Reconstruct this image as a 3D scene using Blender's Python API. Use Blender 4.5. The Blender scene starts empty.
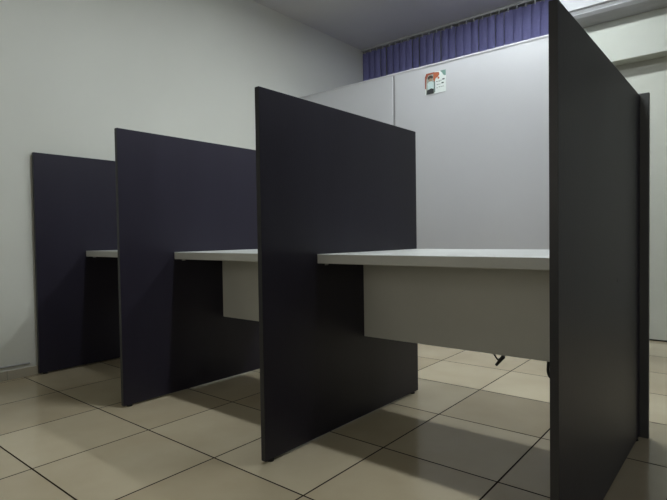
import bpy, bmesh, math, random
from mathutils import Matrix, Vector
random.seed(4)
S = bpy.context.scene
C = S.collection

# ------------------------------------------------------------------ camera
cd = bpy.data.cameras.new('camera'); cam = bpy.data.objects.new('camera', cd); C.objects.link(cam)
cd.sensor_fit = 'HORIZONTAL'; cd.sensor_width = 36; cd.lens = 510.36/667*36
cd.clip_start = 0.05; cd.clip_end = 60
Rx = Vector((0.771728, 0.635788, -0.014478)); Uy = Vector((-0.005511, 0.029450, 0.999551)); Bz = Vector((0.635929, -0.771302, 0.026232))
M = Matrix((( Rx.x, Uy.x, Bz.x, 0), (Rx.y, Uy.y, Bz.y, 0), (Rx.z, Uy.z, Bz.z, 0.82), (0, 0, 0, 1)))
cam.matrix_world = M
S.camera = cam

# ------------------------------------------------------------------ world, light, exposure
w = bpy.data.worlds.new('world'); S.world = w; w.use_nodes = True
w.node_tree.nodes['Background'].inputs[0].default_value = (0.55, 0.62, 0.75, 1)
w.node_tree.nodes['Background'].inputs[1].default_value = 0.05
S.view_settings.view_transform = 'Standard'; S.view_settings.look = 'None'
S.view_settings.gamma = 1; S.view_settings.use_curve_mapping = False
S.view_settings.exposure = 1.02
LAMP_POWER = (12.5, 12.0, 1.3, 0.9)     # W
LAMP_COL = (0.92, 0.98, 1.0)
LAMPS = ((-1.30, 1.70), (-1.30, 3.36), (1.7, 1.70), (1.7, 3.36))  # right-hand pair is added fill for the nearest divider's face
LAMP_L, LAMP_W = 1.20, 0.16
# added weak warm fill, placed at an invented window behind the camera
wl = bpy.data.lights.new('rear_fill_light', 'AREA'); wl.shape = 'RECTANGLE'; wl.size = 2.9; wl.size_y = 1.3
wl.energy = 4.8; wl.color = (1.0, 0.97, 0.86)
wo = bpy.data.objects.new('rear_fill_light', wl); C.objects.link(wo)
wo.location = (-0.9, -2.53, 1.65); wo.rotation_euler = (math.radians(90), 0, 0)

# ------------------------------------------------------------------ dimensions (metres)
CEIL = 2.90
XL = -3.405                         # left wall
YW = 4.76                           # far wall (window part)
YP = 4.48                           # far wall, thicker part on the right
XJ = -1.20                          # jog between the two
XR, YB = 2.9, -2.6                  # right and rear walls (outside the view)

# ------------------------------------------------------------------ helpers
def link(o, parent=None):
    C.objects.link(o)
    if parent is not None: o.parent = parent
    return o
def box(bm, x0, x1, y0, y1, z0, z1, bev=0.0, seg=2):
    vs = [bm.verts.new((x, y, z)) for x in (x0, x1) for y in (y0, y1) for z in (z0, z1)]
    f = [(0,1,3,2),(4,6,7,5),(0,4,5,1),(2,3,7,6),(0,2,6,4),(1,5,7,3)]
    fs = [bm.faces.new([vs[i] for i in q]) for q in f]
    if bev:
        es = {e for fc in fs for e in fc.edges}
        bmesh.ops.bevel(bm, geom=list(es), offset=bev, segments=seg, profile=0.5, affect='EDGES')
def cyl(bm, p, q, r0, r1=None, n=16):
    r1 = r0 if r1 is None else r1
    p, q = Vector(p), Vector(q); d = (q-p)
    m = Matrix.Translation((p+q)/2) @ d.to_track_quat('Z', 'Y').to_matrix().to_4x4()
    bmesh.ops.create_cone(bm, cap_ends=True, segments=n, radius1=r0, radius2=r1, depth=d.length, matrix=m)
def tube(bm, pts, r, n=8):
    pts = [Vector(p) for p in pts]; rings = []
    up = Vector((0.31, 0.17, 0.93))
    for i, p in enumerate(pts):
        d = (pts[min(i+1, len(pts)-1)] - pts[max(i-1, 0)]).normalized()
        a = d.cross(up)
        if a.length < 1e-3: a = d.cross(Vector((1,0,0)))
        a.normalize(); b = d.cross(a)
        rings.append([bm.verts.new(p + (a*math.cos(t)+b*math.sin(t))*r) for t in [2*math.pi*k/n for k in range(n)]])
    for A, B in zip(rings, rings[1:]):
        for k in range(n): bm.faces.new((A[k], A[(k+1)%n], B[(k+1)%n], B[k]))
    bm.faces.new(rings[0][::-1]); bm.faces.new(rings[-1])
def spline(pts, n=10):
    P = [Vector(p) for p in pts]; P = [P[0]*2-P[1]] + P + [P[-1]*2-P[-2]]; out = []
    for i in range(1, len(P)-2):
        for k in range(n):
            t = k/n; a, b, c, d = P[i-1:i+3]
            out.append(0.5*((2*b)+(c-a)*t+(2*a-5*b+4*c-d)*t*t+(3*b-a-3*c+d)*t**3))
    return out + [P[-2]]
def prism_x(bm, prof, x0, x1):
    A = [bm.verts.new((x0, y, z)) for y, z in prof]; B = [bm.verts.new((x1, y, z)) for y, z in prof]
    n = len(prof)
    for i in range(n): bm.faces.new((A[i], A[(i+1)%n], B[(i+1)%n], B[i]))
    bm.faces.new(A[::-1]); bm.faces.new(B)
def obj(name, bm, m, parent=None, smooth=False, off=(0,0,0)):
    bmesh.ops.recalc_face_normals(bm, faces=bm.faces[:])
    if off != (0,0,0): bmesh.ops.translate(bm, verts=bm.verts[:], vec=off)
    me = bpy.data.meshes.new(name); bm.to_mesh(me); bm.free()
    if smooth:
        for p in me.polygons: p.use_smooth = True
    me.materials.append(m)
    return link(bpy.data.objects.new(name, me), parent)
def thing(name, label, cat, loc=(0,0,0), group=None):
    o = bpy.data.objects.new(name, None); o.location = loc; o.empty_display_size = 0.05; C.objects.link(o)
    o['label'] = label; o['category'] = cat
    if group: o['group'] = group
    return o
def tag(o, label, cat, group=None):
    o['label'] = label; o['category'] = cat
    if group: o['group'] = group
    return o
def struct(name, bm, m):
    o = obj(name, bm, m); o['kind'] = 'structure'; return o
def dup(root, loc, label):
    r = root.copy(); C.objects.link(r); r.location = loc; r['label'] = label
    for ch in list(root.children):
        c = ch.copy(); C.objects.link(c); c.parent = r
        for g in list(ch.children):
            d = g.copy(); C.objects.link(d); d.parent = c
    return r

# ------------------------------------------------------------------ materials
def mat(name, col, rough=0.5, metal=0.0, spec=0.5, emis=None, es=0):
    m = bpy.data.materials.new(name); m.use_nodes = True
    b = m.node_tree.nodes['Principled BSDF']
    b.inputs['Base Color'].default_value = (*col, 1); b.inputs['Roughness'].default_value = rough
    b.inputs['Metallic'].default_value = metal; b.inputs['Specular IOR Level'].default_value = spec
    if emis: b.inputs['Emission Color'].default_value = (*emis, 1); b.inputs['Emission Strength'].default_value = es
    return m
def N(m, t, **kw):
    n = m.node_tree.nodes.new(t)
    for k, v in kw.items(): setattr(n, k, v)
    return n
def math_(m, op, a, b=None, c=None):
    n = N(m, 'ShaderNodeMath', operation=op)
    for i, v in enumerate((a, b, c)):
        if v is None: continue
        if hasattr(v, 'links') or hasattr(v, 'is_linked'): m.node_tree.links.new(v, n.inputs[i])
        else: n.inputs[i].default_value = v
    return n.outputs[0]
def noisy(name, c0, c1, scale=3, rough=0.5, bump=0.0, bscale=60, spec=0.5, stretch=(1,1,1), detail=4, r1=None):
    m = mat(name, c0, rough, spec=spec); nt = m.node_tree; L = nt.links.new; b = nt.nodes['Principled BSDF']
    g = N(m, 'ShaderNodeNewGeometry'); mp = N(m, 'ShaderNodeMapping'); mp.inputs['Scale'].default_value = stretch
    L(g.outputs['Position'], mp.inputs[0])
    n = N(m, 'ShaderNodeTexNoise'); n.inputs['Scale'].default_value = scale; n.inputs['Detail'].default_value = detail
    L(mp.outputs[0], n.inputs['Vector'])
    r = N(m, 'ShaderNodeValToRGB'); r.color_ramp.elements[0].color = (*c0, 1); r.color_ramp.elements[1].color = (*c1, 1)
    r.color_ramp.elements[0].position = 0.3; r.color_ramp.elements[1].position = 0.7
    L(n.outputs[0], r.inputs[0]); L(r.outputs[0], b.inputs['Base Color'])
    if r1 is not None:
        mr = N(m, 'ShaderNodeMapRange'); mr.inputs[3].default_value = rough; mr.inputs[4].default_value = r1
        L(n.outputs[0], mr.inputs[0]); L(mr.outputs[0], b.inputs['Roughness'])
    if bump:
        n2 = N(m, 'ShaderNodeTexNoise'); n2.inputs['Scale'].default_value = bscale; n2.inputs['Detail'].default_value = 3
        L(mp.outputs[0], n2.inputs['Vector'])
        bp = N(m, 'ShaderNodeBump'); bp.inputs['Strength'].default_value = bump; bp.inputs['Distance'].default_value = 0.004
        L(n2.outputs[0], bp.inputs['Height']); L(bp.outputs[0], b.inputs['Normal'])
    return m

M_wall = noisy('wall_paint', (0.66, 0.67, 0.61), (0.70, 0.71, 0.65), 1.3, 0.6, 0.18, 9)
M_wallw = noisy('wall_paint_far', (0.50, 0.52, 0.46), (0.55, 0.56, 0.50), 2.1, 0.6, 0.15, 12)
M_ceil = noisy('ceiling_paint', (0.60, 0.60, 0.60), (0.64, 0.64, 0.64), 1.5, 0.8, 0.05, 30)
M_wallo = noisy('violet_bounce_paint', (0.20, 0.20, 0.32), (0.23, 0.23, 0.36), 1.3, 0.6, 0.18, 9)  # tint chosen so the unseen right wall reflects violet onto the dividers
M_dark = noisy('charcoal_melamine', (0.0180, 0.0155, 0.0275), (0.0225, 0.0198, 0.0340), 5, 0.42, 0.12, 220, 0.35, (1, 1, 0.12))
M_edge = noisy('charcoal_edge_band', (0.013, 0.013, 0.018), (0.017, 0.017, 0.022), 20, 0.4)
M_post = noisy('graphite_post', (0.10, 0.105, 0.105), (0.12, 0.125, 0.125), 8, 0.45)
M_top = noisy('grey_white_laminate', (0.56, 0.57, 0.55), (0.60, 0.61, 0.59), 6, 0.32, 0.03, 200)
M_mod = noisy('grey_laminate', (0.54, 0.54, 0.50), (0.58, 0.58, 0.54), 4, 0.42, 0.03, 200)
M_part = noisy('white_partition_laminate', (0.55, 0.555, 0.58), (0.58, 0.585, 0.61), 1.5, 0.35, 0.02, 90)
M_prof = noisy('grey_upright_profile', (0.30, 0.30, 0.31), (0.34, 0.34, 0.35), 12, 0.4)
M_alu = noisy('painted_profile', (0.50, 0.50, 0.53), (0.55, 0.55, 0.58), 12, 0.4)
M_black = noisy('black_plastic', (0.010, 0.010, 0.010), (0.016, 0.016, 0.016), 30, 0.45)
M_wht = noisy('white_plastic', (0.42, 0.425, 0.44), (0.45, 0.455, 0.47), 9, 0.7, spec=0.2)
M_gryp = noisy('grey_plastic', (0.16, 0.16, 0.16), (0.20, 0.20, 0.20), 9, 0.5)
M_metal = mat('zinc', (0.45, 0.45, 0.45), 0.35, 1.0)
M_fabric = noisy('violet_blind_fabric', (0.17, 0.17, 0.37), (0.20, 0.195, 0.42), 40, 0.75, 0.2, 400)
M_white_card = noisy('poster_paper', (0.70, 0.76, 0.74), (0.76, 0.80, 0.78), 30, 0.5)
M_beam = noisy('beam_paint', (0.44, 0.46, 0.41), (0.48, 0.50, 0.45), 2.4, 0.6, 0.12, 14)

# floor: ceramic tiles laid 0.454 x 0.461 m
def tile_mat():
    m = mat('beige_ceramic_tile', (0.4, 0.36, 0.27), 0.2); nt = m.node_tree; L = nt.links.new; b = nt.nodes['Principled BSDF']
    g = N(m, 'ShaderNodeNewGeometry'); sx = N(m, 'ShaderNodeSeparateXYZ'); L(g.outputs['Position'], sx.inputs[0])
    X, Y = sx.outputs[0], sx.outputs[1]
    xs = math_(m, 'ADD', X, math_(m, 'MULTIPLY', math_(m, 'SUBTRACT', Y, 1.0), 0.0109))
    u = math_(m, 'DIVIDE', math_(m, 'ADD', xs, 2.4587), 0.4536)
    v = math_(m, 'DIVIDE', math_(m, 'SUBTRACT', Y, 0.7039), 0.4611)
    def dist(t):
        fr = math_(m, 'FRACT', math_(m, 'ADD', t, 100.0))
        return math_(m, 'MINIMUM', fr, math_(m, 'SUBTRACT', 1.0, fr))
    d = math_(m, 'MINIMUM', dist(u), dist(v))
    gr = N(m, 'ShaderNodeMapRange'); gr.inputs[1].default_value = 0.0055; gr.inputs[2].default_value = 0.0085
    gr.inputs[3].default_value = 1; gr.inputs[4].default_value = 0; L(d, gr.inputs[0])      # 1 = grout
    cb = N(m, 'ShaderNodeCombineXYZ'); L(math_(m, 'FLOOR', u), cb.inputs[0]); L(math_(m, 'FLOOR', v), cb.inputs[1])
    wn = N(m, 'ShaderNodeTexWhiteNoise'); L(cb.outputs[0], wn.inputs[0])
    ns = N(m, 'ShaderNodeTexNoise'); ns.inputs['Scale'].default_value = 3.2; ns.inputs['Detail'].default_value = 6
    off = N(m, 'ShaderNodeVectorMath', operation='MULTIPLY_ADD'); off.inputs[1].default_value = (7, 7, 7)
    L(wn.outputs['Color'], off.inputs[0]); L(g.outputs['Position'], off.inputs[2]); L(off.outputs[0], ns.inputs['Vector'])
    f = math_(m, 'ADD', math_(m, 'MULTIPLY', wn.outputs['Value'], 0.45), math_(m, 'MULTIPLY', ns.outputs[0], 0.6))
    r = N(m, 'ShaderNodeValToRGB'); e = r.color_ramp.elements
    e[0].position = 0.25; e[0].color = (0.42, 0.35, 0.232, 1); e[1].position = 0.80; e[1].color = (0.56, 0.49, 0.35, 1)
    L(f, r.inputs[0])
    mx = N(m, 'ShaderNodeMix', data_type='RGBA'); L(gr.outputs[0], mx.inputs[0]); L(r.outputs[0], mx.inputs[6])
    L(math_(m, 'MULTIPLY', math_(m, 'SUBTRACT', 1.0, gr.outputs[0]), 0.5), b.inputs['Specular IOR Level'])
    mx.inputs[7].default_value = (0.030, 0.022, 0.014, 1); L(mx.outputs[2], b.inputs['Base Color'])
    rr = math_(m, 'ADD', math_(m, 'MULTIPLY', gr.outputs[0], 0.6), math_(m, 'MULTIPLY', ns.outputs[0], 0.22))
    L(math_(m, 'ADD', rr, 0.07), b.inputs['Roughness'])
    bp = N(m, 'ShaderNodeBump'); bp.inputs['Strength'].default_value = 0.6; bp.inputs['Distance'].default_value = 0.002
    n3 = N(m, 'ShaderNodeTexNoise'); n3.inputs['Scale'].default_value = 5
    L(g.outputs['Position'], n3.inputs['Vector'])
    L(math_(m, 'ADD', math_(m, 'SUBTRACT', 1.0, gr.outputs[0]), math_(m, 'MULTIPLY', n3.outputs[0], 0.5)), bp.inputs['Height'])
    L(bp.outputs[0], b.inputs['Normal'])
    return m
M_tile = tile_mat()
M_skirt = noisy('skirting_tile', (0.40, 0.37, 0.29), (0.47, 0.43, 0.34), 6, 0.3)

# ------------------------------------------------------------------ room shell
T = 0.15
bm = bmesh.new(); box(bm, XL-T, XR+T, YB-T, YW+T, -0.1, 0); struct('floor', bm, M_tile)
bm = bmesh.new(); box(bm, XL-T, XR+T, YB-T, YW+T, CEIL, CEIL+0.1); struct('ceiling', bm, M_ceil)
bm = bmesh.new(); box(bm, XL-T, XL, YB, YW, 0, CEIL); struct('wall_left', bm, M_wall)
bm = bmesh.new(); box(bm, XR, XR+T, YB, YW, 0, CEIL); struct('wall_right', bm, M_wallo)
bm = bmesh.new(); box(bm, XL-T, XR+T, YB-T, YB, 0, CEIL); struct('wall_rear', bm, M_wall)
bm = bmesh.new(); box(bm, XL-T, XJ, YW, YW+T, 0, CEIL); struct('wall_back', bm, M_wallw)
# thicker wall on the right stands 12 mm clear of the floor: the black gap under it
bm = bmesh.new(); box(bm, XJ, XR, YP, YW+T, 0.012, CEIL); struct('wall_back_right', bm, M_wallw)
bm = bmesh.new(); box(bm, XJ+0.02, XR, YP+0.012, YP+0.04, 0, 0.012); struct('gap_shade_strip', bm, M_black)  # black strip standing in for the shade inside the gap
# invented window in the unseen rear wall, added to carry the fill light
bm = bmesh.new()
for a, b, c, d in ((-2.40, 0.60, 0.95, 1.0), (-2.40, 0.60, 2.3, 2.35), (-2.40, -2.35, 1.0, 2.3), (0.55, 0.60, 1.0, 2.3), (-0.925, -0.875, 1.0, 2.3)):
    box(bm, a, b, YB, YB+0.05, c, d, 0.003)
struct('fill_window_frame', bm, M_wht)
bm = bmesh.new(); box(bm, -2.35, 0.55, YB+0.001, YB+0.008, 1.0, 2.3)
struct('fill_window_pane', bm, mat('glowing_fill_pane', (0.10, 0.12, 0.15), 0.1, emis=(1.0, 0.95, 0.8), es=0.15))  # pane given a faint glow to go with the added fill
# beam along the thick wall
bm = bmesh.new(); box(bm, XJ, XR, YP-0.14, YP, 2.104, 2.62, 0.006); struct('trim_1', bm, M_beam)
# tiled skirting on the left wall, in 0.454 m lengths
bm = bmesh.new()
y = 1.075 - 0.4611*8
while y < YW-0.02:
    box(bm, XL, XL+0.010, max(y+0.0015, YB), min(y+0.4611-0.0015, YW-0.001), 0, 0.054, 0.0015, 1); y += 0.4611
struct('baseboard_left', bm, M_skirt)

# ------------------------------------------------------------------ ceiling lamps (above the picture)
def lamp(x, y, label, power, tube_m=None):
    t = thing('ceiling_light', label, 'ceiling light', (x, y, CEIL), 'tube lights on the ceiling')
    L2, W2 = LAMP_L/2, LAMP_W/2
    bm = bmesh.new()
    box(bm, -L2-0.03, L2+0.03, -W2-0.012, W2+0.012, -0.03, 0, 0.003)
    for e in (-1, 1): box(bm, e*(L2+0.015)-0.012, e*(L2+0.015)+0.012, -W2, W2, -0.08, -0.028, 0.002)
    obj('housing', bm, M_wht, t)
    for s in (-1, 1):
        bm = bmesh.new(); cyl(bm, (-L2, s*0.04, -0.055), (L2, s*0.04, -0.055), 0.013)
        obj('tube', bm, tube_m or M_tube, t, True)
    ld = bpy.data.lights.new('lamp_light', 'AREA'); ld.shape = 'RECTANGLE'; ld.size = LAMP_L; ld.size_y = 0.07
    ld.energy = power; ld.color = LAMP_COL if tube_m is None else (0.78, 0.84, 1.0)
    lo = bpy.data.objects.new('lamp_light', ld); lo.location = (0, 0, -0.075); link(lo, t)
M_tube = mat('lit_tube', (0.9, 0.9, 0.9), 0.5, emis=(0.91, 0.98, 1.0), es=15)
M_tube_fill = mat('fill_tube', (0.9, 0.9, 0.9), 0.5, emis=(0.95, 1.0, 0.95), es=0.8)  # tubes of the added fill lamps at the right
lamp(*LAMPS[0], 'twin tube ceiling light above the dark desk dividers', LAMP_POWER[0])
lamp(*LAMPS[1], 'twin tube ceiling light near the white partition top', LAMP_POWER[1])
lamp(*LAMPS[2], 'added twin tube fill light at the right, nearer the camera', LAMP_POWER[2], M_tube_fill)
lamp(*LAMPS[3], 'added twin tube fill light at the right, near the air conditioner', LAMP_POWER[3], M_tube_fill)

# ------------------------------------------------------------------ white office partition (behind the desks)
PY, PT, PZ = 3.50, 0.035, 2.118
t = thing('office_partition', 'tall white office partition standing behind the row of dark desk dividers', 'partition', (-2.1, PY, 0))
joints = [-3.394, -2.235, -1.02]
for a, b in zip(joints, joints[1:]):
    bm = bmesh.new(); box(bm, a+0.010, b-0.010, PY, PY+PT, 0.06, PZ-0.014, 0.002)
    obj('partition_panel', bm, M_part, t, off=(2.1, -PY, 0))
for j, x in enumerate(joints):
    bm = bmesh.new(); box(bm, x-0.010, x+0.010, PY+0.003, PY+PT-0.003, 0.0, PZ-0.014)
    obj('upright_profile', bm, M_prof, t, off=(2.1, -PY, 0))
bm = bmesh.new(); box(bm, joints[0], joints[-1]+0.01, PY-0.002, PY+PT+0.002, PZ-0.014, PZ, 0.002)
box(bm, joints[0], joints[-1]+0.01, PY+0.001, PY+PT-0.001, PZ-0.019, PZ-0.014)
obj('top_rail', bm, M_alu, t, off=(2.1, -PY, 0))
bm = bmesh.new(); box(bm, joints[0], joints[-1]+0.01, PY-0.001, PY+PT+0.001, 0, 0.06, 0.002)
obj('bottom_rail', bm, M_alu, t, off=(2.1, -PY, 0))

# ------------------------------------------------------------------ vertical blind on the far wall
t = thing('vertical_blind', 'violet vertical blind hanging at the ceiling above the white partition', 'blind', (XL+0.03, YW-0.07, 0))
bm = bmesh.new(); box(bm, XL+0.004, XJ-0.012, YW-0.10, YW-0.055, CEIL-0.018, CEIL, 0.003)
obj('head_rail', bm, M_wht, t, off=(-XL-0.03, -YW+0.07, 0))
bm = bmesh.new(); x = XL+0.05; k = 0
zt, zb = CEIL-0.040, 0.80
while x < XJ-0.05:
    a = math.radians(11 + random.uniform(-4, 6)); ca, sa = math.cos(a), math.sin(a)
    cols = []
    for i in range(7):
        s = (i/6-0.5)*0.089; cur = 0.004*(1-(i/3-1)**2)
        px, py = x + s*ca - cur*sa, YW-0.078 - s*sa*1.0 - cur*ca
        cols.append([(px, py, z) for z in (zb, zt)])
    fr = [[bm.verts.new(p) for p in c] for c in cols]
    bk = [[bm.verts.new((p[0], p[1]+0.0012, p[2])) for p in c] for c in cols]
    for i in range(6):
        bm.faces.new((fr[i][0], fr[i+1][0], fr[i+1][1], fr[i][1])); bm.faces.new((bk[i][0], bk[i][1], bk[i+1][1], bk[i+1][0]))
    for q in (0, 6): bm.faces.new((fr[q][0], fr[q][1], bk[q][1], bk[q][0]))
    bc = bmesh.new(); box(bc, x-0.005, x+0.005, YW-0.089, YW-0.073, zt-0.012, CEIL-0.017, 0.001, 1)
    obj('carrier_clip', bc, M_wht, t, off=(-XL-0.03, -YW+0.07, 0))
    x += 0.081 + random.uniform(-0.005, 0.005); k += 1
o = obj('slats', bm, M_fabric, t, off=(-XL-0.03, -YW+0.07, 0))

# ------------------------------------------------------------------ air conditioner on the beam
AX0, AX1, AYB = -1.17, -0.25, YP-0.14
t = thing('air_conditioner', 'white wall air conditioner mounted on the beam under the ceiling', 'air conditioner', (AX0, AYB, 2.41))
def acp(y, z): return (AYB - y, z)
prof = [acp(0, 2.412), acp(0.055, 2.414), acp(0.105, 2.424), acp(0.145, 2.440), acp(0.172, 2.458), acp(0.188, 2.476), acp(0.196, 2.50),
        acp(0.198, 2.60), acp(0.188, 2.66), acp(0.165, 2.692), acp(0.12, 2.702), acp(0, 2.702)]
bm = bmesh.new(); prism_x(bm, prof, AX0, AX1)
bmesh.ops.bevel(bm, geom=[e for e in bm.edges if abs(e.verts[0].co.x-e.verts[1].co.x) < 1e-6], offset=0.006, segments=2, affect='EDGES')
obj('body', bm, M_wht, t, off=(-AX0, -AYB, -2.41))
fp = [acp(0.196, 2.482), acp(0.204, 2.486), acp(0.206, 2.60), acp(0.197, 2.662), acp(0.172, 2.698), acp(0.166, 2.692), acp(0.188, 2.66), acp(0.198, 2.60)]
bm = bmesh.new(); prism_x(bm, fp, AX0+0.004, AX1-0.004); obj('front_panel', bm, M_wht, t, off=(-AX0, -AYB, -2.41))
lp = [acp(0.112, 2.4195), acp(0.148, 2.434), acp(0.176, 2.454), acp(0.172, 2.460), acp(0.145, 2.442), acp(0.110, 2.4265)]
bm = bmesh.new(); prism_x(bm, lp, AX0+0.06, AX1-0.06); obj('louver', bm, M_wht, t, off=(-AX0, -AYB, -2.41))
bm = bmesh.new(); box(bm, AX0+0.05, AX1-0.05, AYB-0.192, AYB-0.186, 2.4775, 2.4815)
obj('vent_slot', bm, M_gryp, t, off=(-AX0, -AYB, -2.41))

# ------------------------------------------------------------------ desk dividers
XS = [-3.393, -2.385, -1.380, -0.3705]      # left faces
PTK, YF, YBK, PH, PZ0 = 0.0205, 1.245, 2.333, 1.358, 0.008
D0 = thing('desk_divider', 'dark charcoal desk divider panel flush against the left wall', 'desk divider', (XS[0], YF, 0), 'charcoal desk dividers')
bm = bmesh.new(); box(bm, 0, PTK, 0.0, YBK-YF, PZ0, PH, 0.0012); obj('panel', bm, M_dark, D0)
bm = bmesh.new(); box(bm, 0.0002, PTK-0.0002, -0.001, 0.0004, PZ0+0.002, PH-0.002); obj('edge_band', bm, M_edge, D0)
for yy in (0.035, YBK-YF-0.045):
    bm = bmesh.new(); cyl(bm, (PTK/2, yy, 0), (PTK/2, yy, 0.006), 0.014, 0.013); cyl(bm, (PTK/2, yy, 0.005), (PTK/2, yy, 0.02), 0.005)
    obj('leveling_foot', bm, M_black, D0)
labs = [None, 'dark charcoal desk divider panel, second from the left wall', 'dark charcoal desk divider panel at the left end of the nearest desk',
        'nearest charcoal desk divider panel, far right, grey post at its back edge']
divs = [D0]
for i in (1, 2, 3): divs.append(dup(D0, (XS[i], YF, 0), labs[i]))
# screw caps and the end post on the nearest divider
bm = bmesh.new(); cyl(bm, (PTK, 0.660, 0.66), (PTK+0.0012, 0.660, 0.66), 0.0045); obj('screw_cap', bm, M_gryp, divs[3])
bm = bmesh.new(); box(bm, 0.001, PTK+0.031, YBK-YF+0.0004, YBK-YF+0.022, 0.0, PH+0.007, 0.0015)
obj('end_post', bm, M_post, divs[3])['label'] = 'lighter grey upright post'

# ------------------------------------------------------------------ desks
DF, DB, DT, DTH = 1.545, 2.43, 0.750, 0.037
def make_desk(x0, x1, label):
    t = thing('desk', label, 'desk', (x0, DF, 0), 'desks between the dividers')
    wd = x1-x0
    bm = bmesh.new(); box(bm, 0.0005, wd-0.0005, 0, YBK-DF-0.001, DT-DTH, DT, 0.0015)
    obj('worktop', bm, M_top, t)
    bm = bmesh.new(); box(bm, 0.001, wd-0.001, 0.313, 0.331, 0.368, DT-DTH-0.0005, 0.001)
    obj('modesty_panel', bm, M_mod, t)
    for s in (0, 1):
        for yy in (0.045, 0.62):
            bm = bmesh.new(); a = 0.001 if s == 0 else wd-0.019
            box(bm, a, a+0.018 if s == 0 else wd-0.001, yy, yy+0.02, DT-DTH-0.0035, DT-DTH-0.0005)
            e = 0.001 if s == 0 else wd-0.004
            box(bm, e, e+0.003, yy, yy+0.02, DT-DTH-0.010, DT-DTH-0.0005)
            obj('bracket', bm, M_metal, t)
    return t
dl = ['light grey desk beside the left wall, mostly hidden behind the second divider',
      'light grey middle desk between the second and third dividers',
      'nearest light grey desk with its long modesty panel, against the rightmost divider']
K0 = make_desk(XS[0]+PTK, XS[1], dl[0])
for i in (1, 2):
    k = dup(K0, (XS[i]+PTK, DF, 0), dl[i]); k.scale.x = (XS[i+1]-XS[i]-PTK)/(XS[1]-XS[0]-PTK)

# ------------------------------------------------------------------ cables
# black cable ends hanging behind the widest modesty panel
bm = bmesh.new()
tube(bm, spline([(-0.87, 2.10, 0.712), (-0.88, 2.11, 0.50), (-0.868, 2.10, 0.34), (-0.852, 2.10, 0.308), (-0.834, 2.10, 0.285)]), 0.0035)
tube(bm, spline([(-0.78, 2.11, 0.712), (-0.77, 2.11, 0.50), (-0.785, 2.11, 0.36), (-0.806, 2.10, 0.315), (-0.834, 2.10, 0.285)]), 0.005)
h = obj('hanging_cable', bm, M_black, None, True)
tag(h, 'black cable ends dangling below the middle of the nearest modesty panel', 'cable')
bm = bmesh.new(); cyl(bm, (-0.812, 2.10, 0.305), (-0.844, 2.10, 0.264), 0.009, 0.006); obj('plug', bm, M_black, h, True)
cyl_b = bmesh.new(); tube(cyl_b, spline([(-0.628, 2.10, 0.712), (-0.624, 2.10, 0.45), (-0.630, 2.10, 0.31), (-0.631, 2.10, 0.27), (-0.622, 2.10, 0.249), (-0.610, 2.10, 0.27), (-0.600, 2.10, 0.45), (-0.595, 2.10, 0.712)]), 0.006)
tag(obj('hanging_cable', cyl_b, M_black, None, True), 'black cable loop hanging under the nearest desk right beside the rightmost divider', 'cable')
# thin white cable lying along the top of the skirting
bm = bmesh.new()
pts = [(XL+0.0065, y, 0.0765 + 0.003*math.sin(y*7.0)) for y in [0.2+0.1*i for i in range(11)]]
tube(bm, spline(pts, 4), 0.0042)
tag(obj('wall_cable', bm, M_wht, None, True), 'thin white cable lying along the tiled skirting of the left wall', 'cable')

# ------------------------------------------------------------------ small poster on the partition
px0, px1, pz0, pz1 = -1.952, -1.777, 1.892, 2.052
t = thing('poster', 'small white, orange and teal paper poster stuck high on the white partition', 'poster', (px0, PY, pz0))
W, H = px1-px0, pz1-pz0
bm = bmesh.new(); box(bm, 0, W, -0.0012, -0.0002, 0, H); obj('sheet', bm, M_white_card, t)
def poly(name, pts, col, lay=1):
    bm = bmesh.new(); y = -0.0012-0.0002*lay
    vs = [bm.verts.new((u*W, y, v*H)) for u, v in pts]; f = bm.faces.new(vs)
    r = bmesh.ops.extrude_face_region(bm, geom=[f]); bmesh.ops.translate(bm, verts=[v for v in r['geom'] if isinstance(v, bmesh.types.BMVert)], vec=(0, 0.0002, 0))
    m = noisy('print_'+name, col, tuple(min(1, c*1.15) for c in col), 60, 0.5)
    return obj(name, bm, m, t)
def ell(cx, cz, rx, rz, n=20): return [(cx+rx*math.cos(2*math.pi*i/n), cz+rz*math.sin(2*math.pi*i/n)) for i in range(n)]
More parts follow.
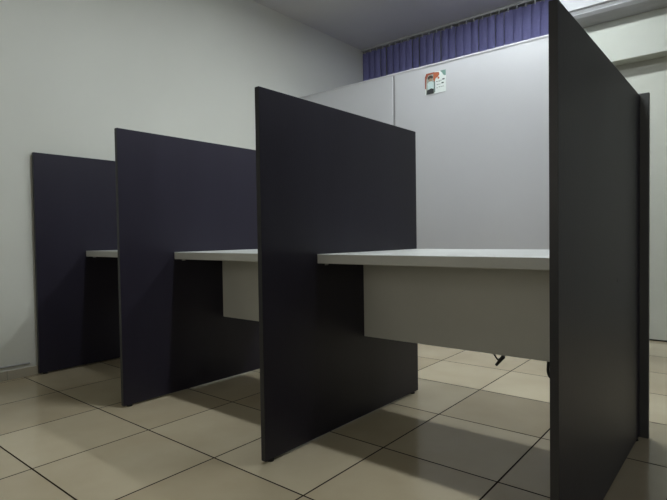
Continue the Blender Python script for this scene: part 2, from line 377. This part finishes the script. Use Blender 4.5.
poly('orange_border', [(0.0, 0.28), (0.045, 0.28), (0.075, 0.72), (0.16, 0.90), (0.46, 0.93), (0.46, 1.0), (0.05, 1.0), (0.0, 0.85)], (0.30, 0.075, 0.045), 1)
poly('picture_ground', [(0.05, 0.0), (0.45, 0.0), (0.45, 0.93), (0.17, 0.90), (0.08, 0.74)], (0.30, 0.33, 0.29), 2)
poly('dark_cap', ell(0.26, 0.78, 0.13, 0.10), (0.045, 0.040, 0.035), 3)
poly('face_shape', ell(0.27, 0.66, 0.085, 0.09), (0.30, 0.21, 0.15), 4)
poly('pale_shirt', [(0.12, 0.24), (0.42, 0.24), (0.42, 0.52), (0.33, 0.60), (0.20, 0.60), (0.12, 0.52)], (0.50, 0.62, 0.62), 5)
poly('dark_base', [(0.08, 0.01), (0.42, 0.01), (0.43, 0.22), (0.30, 0.27), (0.10, 0.20)], (0.025, 0.028, 0.03), 6)
poly('teal_strip', [(0.45, 0.05), (0.49, 0.05), (0.49, 0.66), (0.45, 0.66)], (0.07, 0.14, 0.13), 3)
poly('orange_shape', [(0.40, 0.66), (0.47, 0.55), (0.52, 0.70), (0.62, 0.74), (0.70, 0.84), (0.68, 0.95), (0.52, 0.98), (0.42, 0.98)], (0.42, 0.12, 0.055), 7)
poly('orange_dot', ell(0.655, 0.69, 0.045, 0.05, 14), (0.40, 0.12, 0.06), 7)
poly('teal_corner', [(0.72, 1.0), (1.0, 1.0), (1.0, 0.74), (0.90, 0.76), (0.82, 0.90)], (0.16, 0.29, 0.25), 2)
bm = bmesh.new()
for (u0, u1, v, h) in ((0.55, 0.61, .515, .035), (0.65, 0.73, .515, .03), (0.75, 0.80, .535, .03), (0.83, 0.94, .555, .06),
                       (0.56, 0.66, .375, .02), (0.69, 0.75, .375, .02), (0.79, 0.90, .39, .06), (0.56, 0.61, .22, .025), (0.66, 0.72, .245, .025), (0.75, 0.90, .25, .018)):
    box(bm, u0*W, u1*W, -0.0015, -0.0012, v*H, (v+h)*H)
obj('printed_lines', bm, mat('print_ink', (0.05, 0.07, 0.07), 0.6), t)
